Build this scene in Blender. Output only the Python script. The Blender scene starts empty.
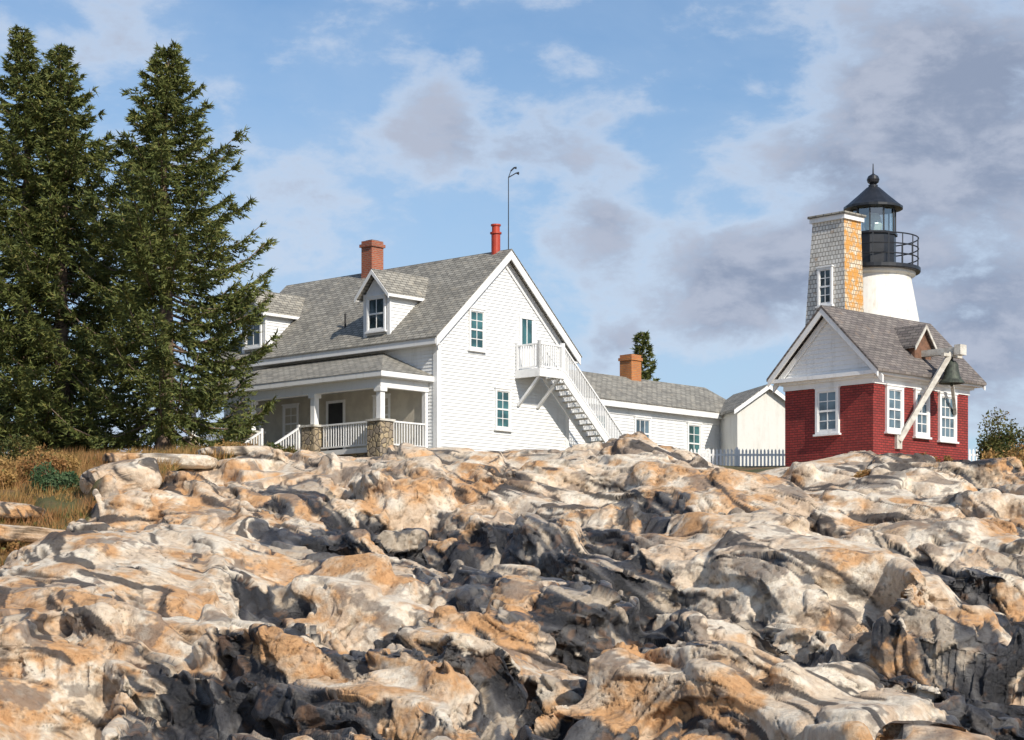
import bpy, math, random
import numpy as np
from mathutils import Vector, Matrix
random.seed(3)
Z=Vector((0,0,1))
# ------------------------------------------------------------------ noise
def h2(ix,iy,s):
    with np.errstate(over='ignore'):
        h=(ix.astype(np.int64)*374761393+iy.astype(np.int64)*668265263+s*1442695041)&0xffffffff
        h=((h^(h>>13))*1274126177)&0xffffffff
        h=((h^(h>>16))*2246822519)&0xffffffff
        h=h^(h>>15)
    return h/4294967296.0
def perlin(x,y,s=0):
    xi=np.floor(x);yi=np.floor(y);xf=x-xi;yf=y-yi
    xi=xi.astype(np.int64);yi=yi.astype(np.int64)
    u=xf*xf*xf*(xf*(xf*6-15)+10);v=yf*yf*yf*(yf*(yf*6-15)+10)
    def g(dx,dy):
        a=h2(xi+dx,yi+dy,s)*6.2831853
        return np.cos(a)*(xf-dx)+np.sin(a)*(yf-dy)
    n0=g(0,0)*(1-u)+g(1,0)*u
    n1=g(0,1)*(1-u)+g(1,1)*u
    return (n0*(1-v)+n1*v)*1.45
def fbm(x,y,o=4,s=0,r=.5):
    t=0;a=1
    for i in range(o):
        t=t+a*perlin(x,y,s+i*17);x=x*2.03+3.1;y=y*2.03+1.7;a*=r
    return t
U32=np.uint32
def _fin(h):
    h=(h^(h>>U32(13)))*U32(1274126177);h=(h^(h>>U32(16)))*U32(2246822519);return h^(h>>U32(15))
def vn3(x,y,z,s=0):
    xi=np.floor(x);yi=np.floor(y);zi=np.floor(z)
    fx=(x-xi).astype(np.float32);fy=(y-yi).astype(np.float32);fz=(z-zi).astype(np.float32)
    fx=fx*fx*(3-2*fx);fy=fy*fy*(3-2*fy);fz=fz*fz*(3-2*fz)
    with np.errstate(over='ignore'):
        a=xi.astype(np.int64).astype(U32);b=yi.astype(np.int64).astype(U32);c=zi.astype(np.int64).astype(U32)
        K1=U32(374761393);K2=U32(668265263);K3=U32(2147483647);S=U32((s*1442695041)&0xffffffff)
        ax=(a*K1,(a+U32(1))*K1);by=(b*K2,(b+U32(1))*K2);cz=(c*K3+S,(c+U32(1))*K3+S)
        def g(i,j,k): return _fin(ax[i]^by[j]^cz[k]).astype(np.float32)*np.float32(2.3283064e-10)
        r=[]
        for k in (0,1):
            r0=g(0,0,k);r0+= (g(1,0,k)-r0)*fx
            r1=g(0,1,k);r1+= (g(1,1,k)-r1)*fx
            r.append(r0+(r1-r0)*fy)
        return r[0]+(r[1]-r[0])*fz
def vf3(x,y,z,o=4,s=0,r=.55):
    t=0;a=1;n=0
    for i in range(o):
        t=t+a*vn3(x,y,z,s+i*17);n+=a;a*=r
        x,y,z=(x*1.72+z*.9+3.1),(y*1.95+1.7),(z*1.72-x*.9+5.3)
    return t/n
def svoro3(x,y,z,s=0,K=22.,tilt=.7):
    f4=np.float32
    xi=np.floor(x);yi=np.floor(y);zi=np.floor(z)
    fx=(x-xi).astype(f4);fy=(y-yi).astype(f4);fz=(z-zi).astype(f4)
    xi=xi.astype(np.int64).astype(U32);yi=yi.astype(np.int64).astype(U32);zi=zi.astype(np.int64).astype(U32)
    f1=np.full(x.shape,9.,f4);f2=f1.copy()
    W=np.zeros(x.shape,f4);V=np.zeros(x.shape,f4)
    k=f4(1/1024.)
    with np.errstate(over='ignore',under='ignore'):
        for i in (-1,0,1):
            hx=(xi+U32(i&0xffffffff))*U32(374761393)
            for j in (-1,0,1):
                hy=hx^((yi+U32(j&0xffffffff))*U32(668265263))
                for l in (-1,0,1):
                    h=_fin(hy^((zi+U32(l&0xffffffff))*U32(2147483647)+U32(s*7919)))
                    ra=(h&U32(1023)).astype(f4)*k;rb=((h>>U32(10))&U32(1023)).astype(f4)*k;rc=((h>>U32(20))&U32(1023)).astype(f4)*k
                    ex=fx-f4(i)-(ra*f4(.8)+f4(.1));ey=fy-f4(j)-(rb*f4(.8)+f4(.1));ez=fz-f4(l)-(rc*f4(.8)+f4(.1))
                    d=ex*ex+ey*ey+ez*ez
                    f2=np.minimum(f2,np.maximum(f1,d));f1=np.minimum(f1,d)
                    h=_fin(h+U32(77))
                    qa=(h&U32(1023)).astype(f4)*k;qb=((h>>U32(10))&U32(1023)).astype(f4)*k;qc=((h>>U32(20))&U32(1023)).astype(f4)*k
                    w=np.exp(-f4(K)*(d-f4(.3)))
                    W+=w;V+=w*(qa-f4(.5)+f4(tilt)*((qb-f4(.5))*2*ez+(qc-f4(.5))*2*ey))
    W+=f4(1e-25)
    return V/W,np.sqrt(f2)-np.sqrt(f1)
def svoro(x,y,s=0,K=16.,tilt=.8):
    xi=np.floor(x).astype(np.int64);yi=np.floor(y).astype(np.int64)
    f1=np.full(x.shape,9.);f2=np.full(x.shape,9.);W=0;V=0
    for i in (-1,0,1):
        for j in (-1,0,1):
            cx=xi+i;cy=yi+j
            ex=x-(cx+.1+.8*h2(cx,cy,s));ey=y-(cy+.1+.8*h2(cx,cy,s+5))
            d=ex*ex+ey*ey
            f2=np.minimum(f2,np.maximum(f1,d));f1=np.minimum(f1,d)
            w=np.exp(-K*d);W=W+w
            V=V+w*((h2(cx,cy,s+9)-.5)+tilt*((h2(cx,cy,s+11)-.5)*2*ex+(h2(cx,cy,s+13)-.35)*2*ey))
    return V/(W+1e-25),np.sqrt(f2)-np.sqrt(f1)
def sst(a,b,x):
    t=np.clip((x-a)/(b-a),0,1);return t*t*(3-2*t)
# dark (basalt / gneiss) outcrops : X, Y, rx, ry, strength
DARK=[(-4.3,28.3,1.9,3.4,1.2),(-4.3,43,.9,7,1.1),(-2.7,49,1.6,2.8,1.1),(-2.3,35,1.1,3.6,1.1),(-.8,47,2.0,2.4,1.05),
      (1.9,38,1.0,7,1.1),(6.3,32,1.8,3.6,1.15),(9.0,39,1.2,4,.95),(-1.1,40,.7,4.5,.9),(7.2,28.5,1.5,3,1.05),(.5,43,.8,4,.9),(-5.2,53,1.2,2.5,.65),(12,46,1,3,.7),
      (3.4,50,.9,2,.65),(0.2,30,.7,3,.85),(-1.4,28,.7,2,.7),(12.5,54,1.2,2,.6),(11,38,1.2,3,.8),(6.5,47,.6,3,.6),(4.6,36,.5,3,.55)]
MOUND=[(-7.9,40,2.9,5,1.1),(-9.5,33,2.2,4,.75),(4.4,51.5,1.3,2.5,.5),(6.7,51,1.4,2.5,.5),(5.4,42,2.1,3.6,.85),(4.2,31,2.0,3.4,.5),
       (-5.5,52,1.6,2.5,.5),(10.2,54,1.5,2.4,.4),(-.5,54,2.5,2.5,.35),(-6.4,35.5,1.5,2.5,.45),(-.8,34,1.4,3,.4),(9,46,1.6,3,.65),(-11.2,46.5,2.6,3.4,-.75)]
CA,SA=math.cos(.42),math.sin(.42)
def terrain(X,Y):
    base=np.interp(Y,[-400,8,20,26,32,38,44,50,56,60,64,70,76,320,600],[-4,-3.2,-2.3,-1.6,-1.0,-.05,1.1,2.45,3.95,4.6,4.9,5.2,5.55,5.55,-3])
    ang=X/np.maximum(Y,10)*60
    off=np.interp(ang,[-60,-14.7,-8.9,-2.15,2.5,3.67,5.1,6.6,7.9,9.7,12.8,14.7,60],[-.6,-.2,.0,.18,.3,.5,.1,-.65,-.4,-.15,-.3,-.55,-1.2])
    base=base+off*np.exp(-((Y-60)/6.5)**2)
    side=sst(18,60,np.abs(X));base=base-side*1.5*sst(20,60,Y)
    grass=sst(-.6,.6,(-9.0-X)+1.2*perlin(X/2.5,Y/2.5,91)-.22*(56-Y)*1.0)*sst(45,49,Y+1.2*perlin(X/2,Y/2,93))
    grass=np.maximum(grass,sst(63,67,Y+perlin(X/2,Y/2,95)))
    amp=np.interp(Y,[10,16,50,57,62,66],[.4,1,.95,.5,.25,.05])*(1-.9*grass)
    md=0
    for (mx,my,rx,ry,h) in MOUND:
        md=md+h*np.exp(-(((X-mx)/rx)**2+((Y-my)/ry)**2)**1.4)
    dk=0
    for (mx,my,rx,ry,h) in DARK:
        dk=np.maximum(dk,h*np.exp(-(((X-mx)/rx)**2+((Y-my)/ry)**2)))
    wx=X+1.0*perlin(X/3.,Y/4,1);wy=Y+1.4*perlin(X/3.,Y/4,3)
    ux=wx*CA+wy*SA; uy=-wx*SA+wy*CA
    b1,e=svoro(ux/3.5,uy/5.4,101,38)
    b2,e2=svoro(ux/1.8+3,uy/3.1,111,28)
    smooth=np.clip(1-md*.8,0.22,1)
    z=1.30*b1*smooth-.28*np.exp(-e/.05)*smooth+.24*b2*smooth+.14*fbm(X/2.8,Y/2.8,2,61)-.34*dk
    zz=base+md*1.0+z*amp
    lv=(zz+.55*perlin(X/3.5,Y/5,81)+.15*X)/.75
    fl=np.floor(lv);fr=lv-fl
    zt=(fl+sst(.3,.7,fr))-lv
    zz=zz+zt*.75*.8*amp*smooth
    return zz,grass,md,smooth
def tz(x,y):
    return float(terrain(np.array([float(x)]),np.array([float(y)]))[0][0])
def strata(x,y,z):
    n1=vf3(x*.45,y*.4,z*.6,3,11);n2=vf3(x*1.3,y*1.1,z*1.7,4,21)
    fold=vf3(x*.35+4,y*.3,z*.5,2,13)
    w=.74*x+.16*y+.65*z+3.4*(fold-.5)+.24*(n2-.5)
    a=-.3*x+.95*y;c=-.62*x-.2*y+.76*z+.6*(n1-.5)
    st=.62*vn3(w*4.0,a*.7,c*.8,71)+.38*vn3(w*9,a*1.8,c*2.0,72)
    bands=vf3(w*1.25,a*.16,c*.18,4,83,.55)
    return n1,n2,w,a,c,st,bands
def darkmask(x,y,z,n1,n2,st,bands,grass,smooth,blob):
    dk=np.zeros_like(x)
    if blob:
        X=x+1.6*(n2-.5)+2.2*(vf3(x*.7,y*.5,z*.9,2,81)-.5)+.10*(z-1);Y=y+5*(n1-.5)+3*(n2-.5)
        for (mx,my,rx,ry,h) in DARK: dk=np.maximum(dk,h*np.exp(-(((X-mx)/rx)**2+((Y-my)/ry)**2)))
    m=dk*1.05+(bands-.5)*3.0*(.42+.5*dk)+(st-.5)*.6+(vf3(x*3,y*2.5,z*3.2,2,87)-.5)*.2
    return sst(.335,.37,m)*(1-grass)*sst(64,58,y)*sst(.15,.45,smooth+.6*(n2-.3))
def relief_big(x,y,z,grass,smooth):
    n1,n2,w,a,c,st,bands=strata(x,y,z)
    bA,eA=svoro3(w/1.45,a/3.2,c/1.9,1,55,.9)
    crk=sst(.35,.55,n2)
    return .42*bA*smooth-.13*np.exp(-eA/.045)*crk*smooth+.18*(n1-.5)+.08*(n2-.5)
def relief_fine(x,y,z,grass,smooth,blob=True):
    n1,n2,w,a,c,st,bands=strata(x,y,z)
    k=darkmask(x,y,z,n1,n2,st,bands,grass,smooth,blob)
    n3=vf3(x*4,y*3.6,z*4.2,3,31,.6)
    bB,eB=svoro3(w/.34,a/.95,c/.55,2,60,.9)
    rough=sst(.47,.60,vf3(x*.5+9,y*.45,z*.6,2,91))
    gl=vf3(x*1.3,y*.9,z*2.0,5,65,.68)
    f1=np.abs(bands-.5);f2=np.abs(gl-.5)
    fis=np.maximum(sst(.016,.0,f1)*sst(.40,.50,n2),sst(.010,.0,f2)*sst(.47,.57,n1)*.8)
    disp=bB*(.02+.08*rough*smooth+.10*k)-.04*np.exp(-eB/.05)*np.maximum(rough*.8,k)+.05*(n3-.5)-k*.08+k*.10*(st-.5)-.055*fis
    return disp,eB,rough
def tone(x,y,z,grass,smooth,eB,rough,blob=True):
    L=lambda a,b,t:a+(b-a)*t[:,None]
    A=lambda *c:np.array(c,np.float32)[None,:]
    n1,n2,w,a,c,st,bands=strata(x,y,z)
    n3=vf3(x*4,y*3.6,z*4.2,4,31,.62)
    k=darkmask(x,y,z,n1,n2,st,bands,grass,smooth,blob)
    col=L(A(.75,.62,.47),A(.68,.52,.37),sst(.40,.60,n2))
    col=L(col,A(.84,.76,.63),sst(.46,.58,vf3(x*2.0+9,y*1.6,z*2.4,4,41,.62))*.85)
    oN=.40*n1+.60*vf3(x*1.7,y*1.2,z*2.4,5,51,.66)
    col=L(col,A(.68,.45,.26),sst(.49,.555,oN)*.8)
    col=L(col,A(.60,.31,.12),sst(.55,.60,oN)*.7)
    col=L(col,A(.48,.39,.31),sst(.56,.64,n3)*.4)
    gl=vf3(x*1.3,y*.9,z*2.0,5,65,.68)
    col=L(col,A(.20,.165,.14),sst(.59,.62,gl)*.7)
    f1=np.abs(bands-.5);f2=np.abs(gl-.5)
    fis=np.maximum(sst(.014,.0,f1)*sst(.40,.50,n2),sst(.008,.0,f2)*sst(.47,.57,n1)*.8)
    ed=sst(.06,.0,eB)*.5*np.maximum(rough,.15)
    thin=sst(.58,.605,st)*sst(.46,.50,bands)*.9
    d=L(A(.020,.021,.025),A(.075,.074,.080),sst(.38,.60,st))
    d=L(d,A(.16,.155,.15),sst(.54,.60,st+.12*(n3-.5))*.75)
    d=L(d,A(.60,.50,.38),sst(.67,.69,st)*.85)
    d=L(d,A(.28,.15,.07),sst(.60,.66,n3)*.4)
    col=L(col,A(.055,.05,.05),thin)
    col=L(col,d,k)
    cv=np.clip(np.maximum(fis*.85,ed),0,1)
    col=L(col,A(.045,.033,.025),cv*(1-.4*k)*(1-grass))
    g=L(A(.20,.12,.05),A(.10,.10,.035),sst(.4,.6,n2))
    col=L(col,g,sst(.4,.6,grass+(n2-.5)))
    return np.clip(col,0,1),k
# ------------------------------------------------------------------ materials
def newmat(n):
    m=bpy.data.materials.new(n);m.use_nodes=True
    nt=m.node_tree;return m,nt,nt.nodes['Principled BSDF']
def N(nt,t,**k):
    n=nt.nodes.new(t)
    for a,b in k.items(): setattr(n,a,b)
    return n
def noise(nt,vec,scale,detail=4,rough=.55,dist=0):
    n=N(nt,'ShaderNodeTexNoise');n.inputs['Scale'].default_value=scale;n.inputs['Detail'].default_value=detail
    n.inputs['Roughness'].default_value=rough;n.inputs['Distortion'].default_value=dist
    if vec is not None: nt.links.new(vec,n.inputs['Vector'])
    return n.outputs['Fac']
def ramp(nt,f,a,b,lo=0.,hi=1.):
    n=N(nt,'ShaderNodeMapRange');n.interpolation_type='SMOOTHSTEP'
    n.inputs[1].default_value=a;n.inputs[2].default_value=b;n.inputs[3].default_value=lo;n.inputs[4].default_value=hi
    nt.links.new(f,n.inputs[0]);return n.outputs[0]
def mix(nt,f,a,b,mode='MIX'):
    n=N(nt,'ShaderNodeMix',data_type='RGBA',blend_type=mode)
    if isinstance(f,(int,float)): n.inputs[0].default_value=f
    else: nt.links.new(f,n.inputs[0])
    for i,c in ((6,a),(7,b)):
        if isinstance(c,tuple): n.inputs[i].default_value=(c[0],c[1],c[2],1)
        else: nt.links.new(c,n.inputs[i])
    return n.outputs[2]
def math_(nt,op,a,b=None,clamp=False):
    n=N(nt,'ShaderNodeMath',operation=op);n.use_clamp=clamp
    for i,c in ((0,a),(1,b)):
        if c is None: continue
        if isinstance(c,(int,float)): n.inputs[i].default_value=c
        else: nt.links.new(c,n.inputs[i])
    return n.outputs[0]
def bump(nt,bs,h,st,dist):
    n=N(nt,'ShaderNodeBump');n.inputs['Strength'].default_value=st;n.inputs['Distance'].default_value=dist
    nt.links.new(h,n.inputs['Height']);nt.links.new(n.outputs[0],bs.inputs['Normal']);return n
def plain(n,c1,c2=None,scale=3,rough=.6,bp=0,metal=0):
    m,nt,b=newmat(n);c2=c2 or tuple(x*.8 for x in c1)
    tc=N(nt,'ShaderNodeTexCoord').outputs['Object']
    f=ramp(nt,noise(nt,tc,scale,4,.6),.35,.65)
    nt.links.new(mix(nt,f,c1,c2),b.inputs['Base Color'])
    b.inputs['Roughness'].default_value=rough;b.inputs['Metallic'].default_value=metal
    if bp: bump(nt,b,noise(nt,tc,scale*6,4),bp,.02)
    return m
def brickmat(n,c1,c2,mort,bw,rh,ms,extra=None,offset=.5,rough=.85,bst=.5,dirt=None):
    m,nt,b=newmat(n)
    uv=N(nt,'ShaderNodeTexCoord').outputs['UV'];ob=N(nt,'ShaderNodeTexCoord').outputs['Object']
    t=N(nt,'ShaderNodeTexBrick');t.offset=offset
    t.inputs['Color1'].default_value=(*c1,1);t.inputs['Color2'].default_value=(*c2,1);t.inputs['Mortar'].default_value=(*mort,1)
    t.inputs['Scale'].default_value=1;t.inputs['Mortar Size'].default_value=ms;t.inputs['Brick Width'].default_value=bw;t.inputs['Row Height'].default_value=rh
    t.inputs['Mortar Smooth'].default_value=.3
    nt.links.new(uv,t.inputs['Vector'])
    c=t.outputs['Color']
    f=ramp(nt,noise(nt,ob,1.3,5,.7),.35,.7)
    c=mix(nt,f,c,(.75,.75,.75),'MULTIPLY')
    if dirt:
        f2=ramp(nt,noise(nt,ob,dirt[1],6,.72),dirt[2],dirt[3])
        c=mix(nt,f2,c,dirt[0])
    if extra:
        c=mix(nt,ramp(nt,noise(nt,ob,extra[1],6,.75),extra[2],extra[3]),c,extra[0])
    nt.links.new(c,b.inputs['Base Color']);b.inputs['Roughness'].default_value=rough
    h=math_(nt,'SUBTRACT',math_(nt,'MULTIPLY',noise(nt,ob,30,3),.4),t.outputs['Fac'])
    bump(nt,b,h,bst,.02)
    return m
def paint(n,c,dirt,lo=.5,hi=.8,rough=.5):
    m,nt,b=newmat(n)
    ob=N(nt,'ShaderNodeTexCoord').outputs['Object']
    mp=N(nt,'ShaderNodeMapping');mp.inputs['Scale'].default_value=(2.5,2.5,.5);nt.links.new(ob,mp.inputs[0])
    f=ramp(nt,noise(nt,mp.outputs[0],1.2,6,.7),lo,hi,0,.7)
    f2=ramp(nt,noise(nt,ob,9,3,.7),.45,.8,0,.5)
    c1=mix(nt,f,c,dirt);c1=mix(nt,f2,c1,tuple(x*.86 for x in c))
    nt.links.new(c1,b.inputs['Base Color']);b.inputs['Roughness'].default_value=rough
    return m
WHITE=paint('white_paint',(.80,.80,.79),(.54,.52,.48))
CLAP=paint('clapboard_paint',(.77,.78,.78),(.58,.58,.56),.46,.76)
TOWERW=paint('tower_whitewash',(.78,.77,.73),(.50,.42,.30),.48,.72,.7)
SHINGLE=brickmat('asphalt_shingle',(.38,.36,.31),(.22,.21,.185),(.08,.075,.065),.33,.15,.018,dirt=((.42,.37,.29),3.5,.5,.8))
SHINGLED=brickmat('dark_shingle',(.24,.21,.19),(.14,.12,.115),(.06,.055,.05),.30,.13,.014,dirt=((.30,.22,.16),3,.55,.8))
REDB=brickmat('red_painted_brick',(.38,.042,.034),(.27,.030,.026),(.12,.022,.020),.215,.078,.014,rough=.75,bst=1.0,dirt=((.42,.12,.09),6,.56,.78))
CHIM=brickmat('chimney_brick',(.42,.11,.05),(.32,.07,.035),(.30,.22,.16),.21,.075,.012)
CHIM2=brickmat('orange_chimney_brick',(.55,.20,.05),(.46,.15,.05),(.35,.22,.12),.21,.075,.012)
WSH=brickmat('white_wood_shingle',(.82,.80,.75),(.66,.64,.59),(.24,.21,.17),.14,.15,.012,dirt=((.42,.24,.10),3.0,.57,.70),bst=.8)
OSH=brickmat('lichen_wood_shingle',(.74,.66,.52),(.60,.50,.34),(.22,.15,.10),.14,.15,.012,dirt=((.62,.30,.07),2.6,.42,.56),extra=((.34,.28,.22),5,.56,.68),bst=.8)
def glassmat(n,c):
    m,nt,b=newmat(n)
    ob=N(nt,'ShaderNodeTexCoord').outputs['Object']
    nt.links.new(mix(nt,ramp(nt,noise(nt,ob,1.1,2),.4,.6),c,tuple(x*.4 for x in c)),b.inputs['Base Color'])
    b.inputs['Roughness'].default_value=.06;b.inputs['Specular IOR Level'].default_value=.8
    bump(nt,b,noise(nt,ob,1.5,2),.12,.05)
    return m
GLASS=glassmat('window_glass',(.035,.06,.07));TEAL=glassmat('teal_window_glass',(.05,.15,.16));PALEG=glassmat('pale_window_glass',(.12,.18,.22))
BLACK=plain('black_iron',(.012,.014,.018),(.02,.022,.028),4,.4)
REDP=plain('red_flue',(.45,.05,.02),(.36,.04,.02),4,.5)
BRONZE=plain('bell_bronze',(.085,.10,.075),(.045,.05,.042),6,.6,0,.4)
TAN=plain('porch_plaster',(.54,.50,.41),(.45,.41,.34),2,.8)
WOODG=plain('grey_timber',(.62,.60,.54),(.42,.39,.34),5,.8,.2)
BROWNB=plain('brown_boards',(.20,.10,.06),(.12,.065,.04),6,.8,.3)
CEM=paint('shed_render',(.68,.67,.63),(.54,.52,.47),.45,.7,.9)
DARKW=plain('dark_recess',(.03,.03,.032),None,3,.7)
BARK=plain('bark',(.20,.14,.10),(.10,.07,.05),5,.9,.6)
def stonemat():
    m,nt,b=newmat('field_stone')
    ob=N(nt,'ShaderNodeTexCoord').outputs['Object']
    v=N(nt,'ShaderNodeTexVoronoi');v.inputs['Scale'].default_value=5;nt.links.new(ob,v.inputs['Vector'])
    v2=N(nt,'ShaderNodeTexVoronoi',feature='DISTANCE_TO_EDGE');v2.inputs['Scale'].default_value=5;nt.links.new(ob,v2.inputs['Vector'])
    sp=N(nt,'ShaderNodeSeparateColor');nt.links.new(v.outputs['Color'],sp.inputs[0])
    c=mix(nt,sp.outputs[0],(.42,.33,.20),(.24,.20,.16))
    c=mix(nt,ramp(nt,v2.outputs['Distance'],0,.08),(.10,.085,.07),c)
    nt.links.new(c,b.inputs['Base Color']);b.inputs['Roughness'].default_value=.9
    bump(nt,b,ramp(nt,v2.outputs['Distance'],0,.15),.8,.04);return m
STONE=stonemat()
def rockmat():
    m,nt,b=newmat('coastal_rock')
    ob=N(nt,'ShaderNodeTexCoord').outputs['Object']
    at=N(nt,'ShaderNodeAttribute');at.attribute_name='rock_tone'
    nf=noise(nt,ob,9,6,.74,.3)
    c=mix(nt,ramp(nt,nf,.30,.58,.55,0),at.outputs['Color'],(.55,.45,.36),'MULTIPLY')
    nt.links.new(c,b.inputs['Base Color'])
    nt.links.new(ramp(nt,at.outputs['Alpha'],0,1,.85,.38),b.inputs['Roughness'])
    bump(nt,b,nf,1.0,.075)
    return m
ROCK=rockmat()
def leafmat(n,c1,c2,c3,sc=1.2,tl=.2):
    m,nt,b=newmat(n)
    ob=N(nt,'ShaderNodeTexCoord').outputs['Object']
    c=mix(nt,ramp(nt,noise(nt,ob,sc,3,.6),.35,.65),c1,c2)
    c=mix(nt,ramp(nt,noise(nt,ob,sc*7,2,.6),.52,.70),c,c3)
    nt.links.new(c,b.inputs['Base Color']);b.inputs['Roughness'].default_value=.65;b.inputs['Specular IOR Level'].default_value=.25
    if tl:
        tr=N(nt,'ShaderNodeBsdfTranslucent');nt.links.new(c,tr.inputs[0])
        ms=N(nt,'ShaderNodeMixShader');ms.inputs[0].default_value=tl
        out=[x for x in nt.nodes if x.type=='OUTPUT_MATERIAL'][0]
        nt.links.new(b.outputs[0],ms.inputs[1]);nt.links.new(tr.outputs[0],ms.inputs[2]);nt.links.new(ms.outputs[0],out.inputs[0])
    return m
NEEDLE=leafmat('spruce_needles',(.085,.11,.032),(.125,.145,.04),(.26,.235,.072),1.2,.17)
BUSHM=leafmat('bush_leaves',(.06,.085,.025),(.12,.11,.03),(.22,.12,.04))
GRASSM=leafmat('dry_grass_blades',(.40,.25,.09),(.30,.15,.06),(.12,.13,.035),.6)
JUN=leafmat('juniper_leaves',(.05,.10,.04),(.08,.13,.06),(.12,.16,.07),2)
# ------------------------------------------------------------------ mesh builder
def empty(name,loc=(0,0,0),rz=0):
    e=bpy.data.objects.new(name,None);e.location=loc;e.rotation_euler=(0,0,rz);bpy.context.collection.objects.link(e);return e
class MB:
    def __init__(s): s.v=[];s.f=[];s.m=[]
    def face(s,pts,m=0):
        i=len(s.v);s.v+= [tuple(p) for p in pts];s.f.append(tuple(range(i,i+len(pts))));s.m.append(m)
    def hexa(s,P,m=0):
        i=len(s.v);s.v+=[tuple(p) for p in P]
        for q in ((0,3,2,1),(4,5,6,7),(0,1,5,4),(1,2,6,5),(2,3,7,6),(3,0,4,7)):
            s.f.append(tuple(i+k for k in q));s.m.append(m)
    def box(s,x0,x1,y0,y1,z0,z1,m=0):
        s.hexa([(x0,y0,z0),(x1,y0,z0),(x1,y1,z0),(x0,y1,z0),(x0,y0,z1),(x1,y0,z1),(x1,y1,z1),(x0,y1,z1)],m)
    def obox(s,O,u,n,a0,a1,b0,b1,c0,c1,m=0):
        P=lambda a,b,c:O+u*a+Z*b+n*c
        s.hexa([P(a0,b0,c0),P(a1,b0,c0),P(a1,b0,c1),P(a0,b0,c1),P(a0,b1,c0),P(a1,b1,c0),P(a1,b1,c1),P(a0,b1,c1)],m)
    def beam(s,p0,p1,w,h,m=0):
        p0=Vector(p0);p1=Vector(p1);d=(p1-p0).normalized()
        sd=d.cross(Z); sd=Vector((1,0,0)) if sd.length<1e-3 else sd.normalized()
        up=sd.cross(d).normalized();a=sd*w/2;b=up*h/2
        s.hexa([p0-a-b,p0+a-b,p1+a-b,p1-a-b,p0-a+b,p0+a+b,p1+a+b,p1-a+b],m)
    def prism(s,pts,e,m=0,mside=None):
        e=Vector(e);pts=[Vector(p) for p in pts];q=[p+e for p in pts]
        s.face(pts[::-1],m);s.face(q,m)
        for i in range(len(pts)):
            j=(i+1)%len(pts);s.face([pts[i],pts[j],q[j],q[i]],m if mside is None else mside)
    def rev(s,cx,cy,prof,n=32,m=0):
        for k in range(len(prof)-1):
            (r0,z0),(r1,z1)=prof[k],prof[k+1]
            for i in range(n):
                a=2*math.pi*i/n;b=2*math.pi*(i+1)/n
                P=[(cx+r0*math.cos(a),cy+r0*math.sin(a),z0),(cx+r0*math.cos(b),cy+r0*math.sin(b),z0),(cx+r1*math.cos(b),cy+r1*math.sin(b),z1),(cx+r1*math.cos(a),cy+r1*math.sin(a),z1)]
                if r1<1e-4: P=P[:3]
                elif r0<1e-4: P=[P[0],P[2],P[3]]
                s.face(P,m)
    def tube(s,pts,rs,n=6,m=0):
        rings=[]
        for k,p in enumerate(pts):
            p=Vector(p);d=(Vector(pts[min(k+1,len(pts)-1)])-Vector(pts[max(k-1,0)])).normalized()
            a=d.cross(Vector((0.3,.9,.1)));a=a.normalized();b=d.cross(a)
            i=len(s.v)
            for j in range(n):
                t=2*math.pi*j/n;s.v.append(tuple(p+(a*math.cos(t)+b*math.sin(t))*rs[k]))
            rings.append(i)
        for k in range(len(rings)-1):
            for j in range(n):
                s.f.append((rings[k]+j,rings[k]+(j+1)%n,rings[k+1]+(j+1)%n,rings[k+1]+j));s.m.append(m)
        s.f.append(tuple(rings[-1]+j for j in range(n)));s.m.append(m)
    def clap(s,fn,z0,z1,rng,h=.125,m=0):
        z=z0
        while z<z1-1e-3:
            zt=min(z+h,z1);l0,h0=rng(z);l1,h1=rng(zt)
            if h0-l0>.02:
                s.face([fn(l0,z,.03),fn(h0,z,.03),fn(h1,zt,.004),fn(l1,zt,.004)],m)
                s.face([fn(l0,z,.0),fn(h0,z,.0),fn(h0,z,.03),fn(l0,z,.03)],m)
            z=zt
    def window(s,O,u,n,w,h,cols=2,rows=2,f=.09,mw=0,mg=1,ms=None):
        O=Vector(O);u=Vector(u);n=Vector(n);ms=mw if ms is None else ms
        B=lambda *a:s.obox(O,u,n,*a)
        B(f,w-f,f,h-f,0,.032,mg)
        B(0,f,0,h,0,.085,mw);B(w-f,w,0,h,0,.085,mw);B(f,w-f,h-f,h,0,.085,mw);B(f,w-f,0,f*.7,0,.085,mw)
        B(-.05,w+.05,-.06,0,0,.13,mw);B(-.03,w+.03,h,h+.05,0,.11,mw)
        g=f+.035
        B(f,g,f*.7,h-f,.032,.055,ms);B(w-g,w-f,f*.7,h-f,.032,.055,ms)
        B(g,w-g,h-g,h-f,.032,.055,ms);B(g,w-g,f*.7,f+.04,.032,.055,ms)
        B(g,w-g,h/2-.03,h/2+.03,.032,.062,ms)
        for i in range(1,cols):
            a=f+(w-2*f)*i/cols;B(a-.014,a+.014,f+.04,h/2-.03,.032,.048,ms);B(a-.014,a+.014,h/2+.03,h-g,.032,.048,ms)
        for k in (0,1):
            for j in range(1,rows):
                zc=(f if k==0 else h/2)+(h/2-f)*j/rows
                B(g,w-g,zc-.014,zc+.014,.032,.046,ms)
    def rail(s,p0,p1,h=.9,sp=.14,m=0,posts=True,bw=.035):
        p0=Vector(p0);p1=Vector(p1);L=(p1-p0).length
        s.beam(p0+Z*h,p1+Z*h,.09,.06,m);s.beam(p0+Z*.1,p1+Z*.1,.05,.06,m)
        n=max(2,int(L/sp))
        for i in range(1,n):
            p=p0.lerp(p1,i/n);s.beam(p+Z*.1,p+Z*(h-.02),bw,bw,m)
        if posts:
            for p in (p0,p1): s.beam(p-Z*.05,p+Z*(h+.12),.1,.1,m)
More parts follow.
